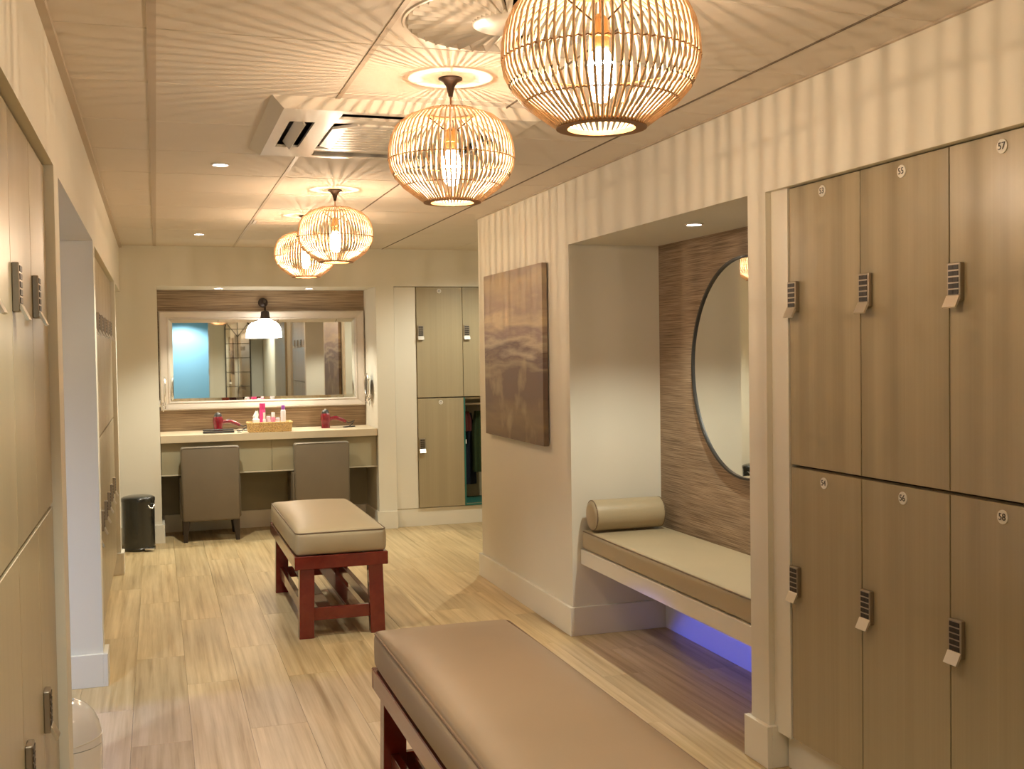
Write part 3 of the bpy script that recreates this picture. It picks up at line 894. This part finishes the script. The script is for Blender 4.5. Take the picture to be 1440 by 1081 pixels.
# shaving mirrors
def shaving(label, x, y, z, side):
    t = thing('magnifying_mirror', label, 'mirror', (x, y, z), 0, 'swivel magnifying mirrors at the vanity')
    s = side
    obj('wall_plate', lathe(BM(), [(.030, 0), (.030, s*.008), (.010, s*.014)], 24, (0, 0, -.10), axis='x'), 'steel_light', t, smooth=True)
    obj('scissor_arm', tube(BM(), [(s*.01, 0, -.10), (s*.035, -.03, -.115), (s*.055, .02, -.13), (s*.045, -.02, -.145), (s*.05, -.01, -.11), (s*.045, 0, -.085)], .005, 8), 'steel_light', t, smooth=True)
    obj('scissor_arm', tube(BM(), [(s*.01, .02, -.08), (s*.03, .02, -.10), (s*.03, -.02, -.14), (s*.03, -.03, -.165)], .004, 8), 'steel_light', t, smooth=True)
    obj('rim', tube(BM(), [(s*.045, .085*math.cos(2*PI*k/36), .01+.095*math.sin(2*PI*k/36)) for k in range(36)], .008, 8, closed=True), 'steel_light', t, smooth=True)
    obj('glass', lathe(BM(), [(.083, s*.044), (.083, s*.048)], 36, (0, 0, .01), axis='x'), 'mirror_glass', t)
    return t
shaving('chrome swivel magnifying mirror on the right side wall of the vanity', 1.748, 9.33, 1.19, -1)
shaving('chrome swivel magnifying mirror on the left side wall of the vanity', .017, 9.33, 1.19, 1)
# chairs
def make_chair(label, cx):
    t = thing('tub_chair', label, 'chair', (cx, 9.0, 0), 0, 'grey-brown leather chairs at the vanity')
    # back panel (outside faces the room)
    bm = BM(); box(bm, -.226, .226, 0, .085, .160, .752, bev=.018, seg=3)
    for v in bm.verts:
        f = (v.co.z-.16)/.6; v.co.x *= .965+.035*f; v.co.y -= .03*(f-1)*0; v.co.y += .012*(1-f)
    bk = obj('backrest', bm, 'chair_leather', t, smooth=True)
    obj('piping', tube(BM(), [(-.215, .006, .735), (-.20, .001, .745), (0, .001, .747), (.20, .001, .745), (.215, .006, .735)], .004, 6), 'chair_leather', bk, smooth=True)
    obj('seat', rounded_pad(BM(), .205, .20, .07, .03, crown=.02, n=8, c=(0, .29, .37)), 'chair_leather', t, smooth='all')
    obj('seat_frame', box(BM(), -.222, .222, .06, .49, .165, .31, bev=.008, seg=2), 'chair_leather', t)
    for s in (-1, 1):
        obj('arm', box(BM(), s*.212-.022, s*.212+.022, .070, .46, .175, .512, bev=.012, seg=2), 'chair_leather', t, smooth=True)
    for sx in (-1, 1):
        for y in (.045, .44):
            bm = BM(); a = .018; b = .026
            x0 = sx*.19
            lo = [bm.verts.new((x0+sx*.010+p*a*.8, y+(-.012 if y < .2 else .006)+q*a*.8, 0)) for p, q in ((-1, -1), (1, -1), (1, 1), (-1, 1))]
            hi = [bm.verts.new((x0+p*b, y+q*b, .168)) for p, q in ((-1, -1), (1, -1), (1, 1), (-1, 1))]
            bm.faces.new(lo[::-1]); bm.faces.new(hi)
            for i in range(4): bm.faces.new((lo[i], lo[(i+1) % 4], hi[(i+1) % 4], hi[i]))
            obj('leg', bm, 'dark_wood', t)
    return t
make_chair('left grey-brown leather chair pushed under the vanity, near the pedal bin', .390)
make_chair('right grey-brown leather chair under the vanity, partly behind the short bench', 1.268)
# pedal bin
t = thing('pedal_bin', 'black cylindrical pedal bin against the back wall', 'bin', (-.155, 8.86, 0))
obj('body', lathe(BM(), [(.118, 0), (.122, .006), (.122, .02), (.118, .024), (.1195, .34), (.121, .372)], 40), 'black_enamel', t, smooth=True)
obj('lid', lathe(BM(), [(.1235, .372), (.1235, .392), (.120, .400), (.105, .408), (.07, .415), (.002, .418)], 40), 'black_enamel', t, smooth=True)
ang = math.radians(-62)
c_, s_ = math.cos(ang), math.sin(ang)
obj('pedal', box(BM(), .09*c_-.03+.03, .09*c_+.04+.03, -.150, -.105, .014, .026, bev=.005, seg=2), 'steel_light', t)
obj('handle', tube(BM(), [(.075, -.098, .345), (.085, -.115, .325), (.105, -.105, .322), (.115, -.085, .345), (.112, -.05, .352)], .004, 8), 'steel_light', t, smooth=True)
# white domed bin
t = thing('domed_bin', 'glossy white domed bin behind the near left pillar', 'bin', (-.292, 3.66, 0))
obj('body', lathe(BM(), [(.092, 0), (.098, .01), (.105, .20), (.1055, .27)], 40), 'white_gloss', t, smooth=True)
obj('lid', lathe(BM(), [(.1055, .272), (.1035, .30), (.096, .335), (.082, .365), (.062, .388), (.040, .402), (.026, .407), (.020, .404), (.018, .392)], 40), 'white_gloss', t, smooth=True)
obj('lid_opening', lathe(BM(), [(.0195, .394), (.002, .394)], 20), 'dark_plastic', t)
obj('lid_seam', tube(BM(), [(.1045*math.cos(a), .1045*math.sin(a), .285+.012*math.cos(a)) for a in [2*PI*k/40 for k in range(40)]], .0016, 6, closed=True), 'ivory_plastic', t, smooth=True)

# ================================================================== ITEMS ON THE COUNTER
CT = .842
def dryer(label, x, y, rz):
    t = thing('hair_dryer', label, 'hair dryer', (x, y, CT), rz, 'red hair dryers on the vanity')
    obj('body', lathe(BM(), [(.037, 0), (.037, .012), (.034, .02), (.040, .055), (.043, .085), (.041, .110), (.034, .125)], 28), 'hot_red', t, smooth=True)
    obj('rear_grille', lathe(BM(), [(.034, .124), (.031, .138), (.022, .152), (.008, .158), (.002, .158)], 24), 'dark_plastic', t, smooth=True)
    obj('grille_cap', lathe(BM(), [(.009, .156), (.008, .163), (.002, .165)], 16), 'steel_light', t, smooth=True)
    obj('handle', tube(BM(), [(.03, 0, .075), (.06, 0, .083), (.10, 0, .082), (.14, 0, .066), (.175, 0, .048)], [.017, .016, .017, .016, .013], 14), 'hot_red', t, smooth=True)
    obj('switch', box(BM(), .07, .10, -.004, .004, .096, .103, bev=.002), 'dark_plastic', t)
    obj('cable', tube(BM(), [(.17, 0, .052), (.20, .005, .038), (.225, 0, .045), (.245, -.01, .06), (.225, -.02, .030), (.195, -.03, .008), (.165, -.035, .004), (.15, -.01, .004), (.20, .02, .004), (.26, .03, .005)], .0045, 8), 'dark_plastic', t, smooth=True)
    return t
dryer('red hair dryer standing on its nozzle left of the wicker basket', .475, 9.40, -.1)
dryer('red hair dryer standing on its nozzle right of the wicker basket', 1.355, 9.38, .05)
t = thing('hair_straightener', 'flat black hair straightener in front of the left hair dryer', 'hair straightener', (.345, 9.20, CT))
obj('plate_arm', box(BM(), 0, .245, -.020, .020, .003, .018, bev=.004, seg=2), 'dark_plastic', t)
obj('plate_arm', box(BM(), .0, .24, -.018, .018, .021, .034, bev=.004, seg=2), 'dark_plastic', t)
obj('cable', tube(BM(), [(.24, 0, .018), (.27, .01, .025), (.30, .0, .035), (.32, -.01, .02), (.30, -.02, .004), (.27, .0, .004)], .004, 8), 'steel', t, smooth=True)
# wicker basket
t = thing('wicker_basket', 'rectangular woven wicker basket of toiletries on the vanity counter', 'basket', (.872, 9.205, CT))
bw, bd, bh = .172, .085, .070
def rope_ring(bm, hx, hy, z, r, ph, amp=.003):
    path = []
    per = [(-hx, -hy), (hx, -hy), (hx, hy), (-hx, hy)]
    n = 0
    for i in range(4):
        a, b = Vector(per[i]), Vector(per[(i+1) % 4]); L = (b-a).length; m_ = max(6, int(L/.011))
        nrm = Vector(((b-a).y, -(b-a).x)).normalized()
        for k in range(m_):
            f = (k+.5)/m_; p = a+(b-a)*f + nrm*amp*(1 if (n+ph) % 2 else -1); n += 1
            path.append((p.x, p.y, z+rnd.uniform(-.0008, .0008)))
    tube(bm, path, r, 6, closed=True)
for k in range(7):
    f = k/6
    bm = BM(); rope_ring(bm, bw*(.95+.05*f), bd*(.94+.06*f), .006+k*.0102, .0056, k)
    obj('woven_strand', bm, 'wicker', t, smooth=True)
bm = BM(); rope_ring(bm, bw*1.01, bd*1.01, .076, .0075, 0, .001); obj('rim', bm, 'wicker', t, smooth=True)
obj('base', box(BM(), -bw*.93, bw*.93, -bd*.92, bd*.92, .001, .006), 'wicker', t)
def bottle(name, label, x, y, r, h, m, cap_m, cap_h, cap_r=None, sq=False):
    t = thing(name, label, 'bottle', (x, y, CT+.007), 0, 'toiletries in the wicker basket')
    hb = h-cap_h
    obj('body', lathe(BM(), [(r*.9, 0), (r, .004), (r, hb-.012), (r*.8, hb-.003), (r*.5, hb)], 20), m, t, smooth=True)
    cr = cap_r or r*.6
    obj('cap', lathe(BM(), [(cr, hb-.002), (cr, h-.003), (cr*.85, h), (.001, h)], 20), cap_m, t, smooth=True)
    return t
bottle('hairspray_can', 'tall magenta spray can at the back of the basket', .820, 9.235, .024, .225, 'pink_plastic', 'pink_plastic', .045, .0235)
bottle('lotion_bottle', 'tall white bottle with purple cap at the right of the basket', .985, 9.215, .021, .205, 'white_bottle', 'purple_plastic', .035, .015)
bottle('deodorant_bottle', 'short pink bottle with white cap in the middle of the basket', .900, 9.18, .018, .15, 'pink_soft', 'white_bottle', .035, .014)
bottle('pump_bottle', 'small clear-white bottle in front of the magenta can', .828, 9.165, .0125, .152, 'white_bottle', 'disc_white', .05, .009)
bottle('cream_tub', 'short white tub between the pink bottle and the magenta can', .866, 9.225, .018, .118, 'white_bottle', 'white_bottle', .02, .017)
bottle('cream_tub', 'short white tub between the pink bottle and the purple-capped bottle', .942, 9.225, .018, .103, 'white_bottle', 'white_bottle', .02, .017)
t = thing('tissue_box', 'white tissue box with a tissue pulled up at the left of the basket', 'tissue box', (.770, 9.215, CT+.007), 0)
obj('carton', box(BM(), -.028, .022, -.04, .04, 0, .098, bev=.002), 'tissue', t)
bm = BM()
n = 10; top = []
ring0 = [bm.verts.new((-.003+.018*math.cos(2*PI*k/n), .02*math.sin(2*PI*k/n), .097)) for k in range(n)]
ring1 = [bm.verts.new((-.006+.022*math.cos(2*PI*k/n)*(1+.3*math.sin(3*k)), .018*math.sin(2*PI*k/n)*(1+.3*math.cos(2*k)), .125+.01*math.sin(2.2*k))) for k in range(n)]
ring2 = [bm.verts.new((.004+.010*math.cos(2*PI*k/n), .008*math.sin(2*PI*k/n), .158+.012*math.sin(1.7*k))) for k in range(n)]
for a, b in ((ring0, ring1), (ring1, ring2)):
    for k in range(n): bm.faces.new((a[k], a[(k+1) % n], b[(k+1) % n], b[k]))
bm.faces.new(ring2)
obj('tissue', bm, 'tissue', t)

# ================================================================== REFLECTED END OF THE ROOM
t = thing('arched_mirror', 'tall arched black-framed grid mirror seen reflected in the vanity mirror', 'mirror', (1.53, -2.995, 0))
hw_, z0, z1 = .235, .15, 2.0
bm = BM()
pts = [(-hw_, z0), (hw_, z0), (hw_, z1)] + [(hw_*math.cos(a), z1+.2*math.sin(a)) for a in [PI*k/12 for k in range(1, 12)]] + [(-hw_, z1)]
a = [bm.verts.new((x, .004, z)) for x, z in pts]; b = [bm.verts.new((x, .014, z)) for x, z in pts]
bm.faces.new(a); bm.faces.new(b[::-1])
for i in range(len(pts)): bm.faces.new((a[i], a[(i+1) % len(pts)], b[(i+1) % len(pts)], b[i]))
obj('glass', bm, 'mirror_glass', t)
obj('frame', tube(BM(), [(x, .016, z) for x, z in pts], .012, 8, closed=True), 'black_frame', t, smooth=True)
obj('grid_bar', tube(BM(), [(0, .02, z0), (0, .02, z1+.2)], .006, 6), 'black_frame', t)
for k in range(7):
    z = z0+.28*k+.15
    obj('grid_bar', tube(BM(), [(-hw_, .02, z), (hw_, .02, z)], .006, 6), 'black_frame', t)
for s in (-1, 1):
    obj('grid_bar', tube(BM(), [(0, .02, 1.83), (s*.2, .02, 2.09)], .006, 6), 'black_frame', t)
t = thing('tall_cupboard', 'tall olive cupboard against the right wall behind the viewer', 'cupboard', (XR, .4, 0))
obj('body', box(BM(), -.018, -.001, -.8, .8, .13, 2.0), 'locker_laminate', t)
for k in range(4):
    obj('door', box(BM(), -.034, -.019, -.798+.4*k, -.402+.4*k, .135, 1.995, bev=.001), 'locker_laminate', t)
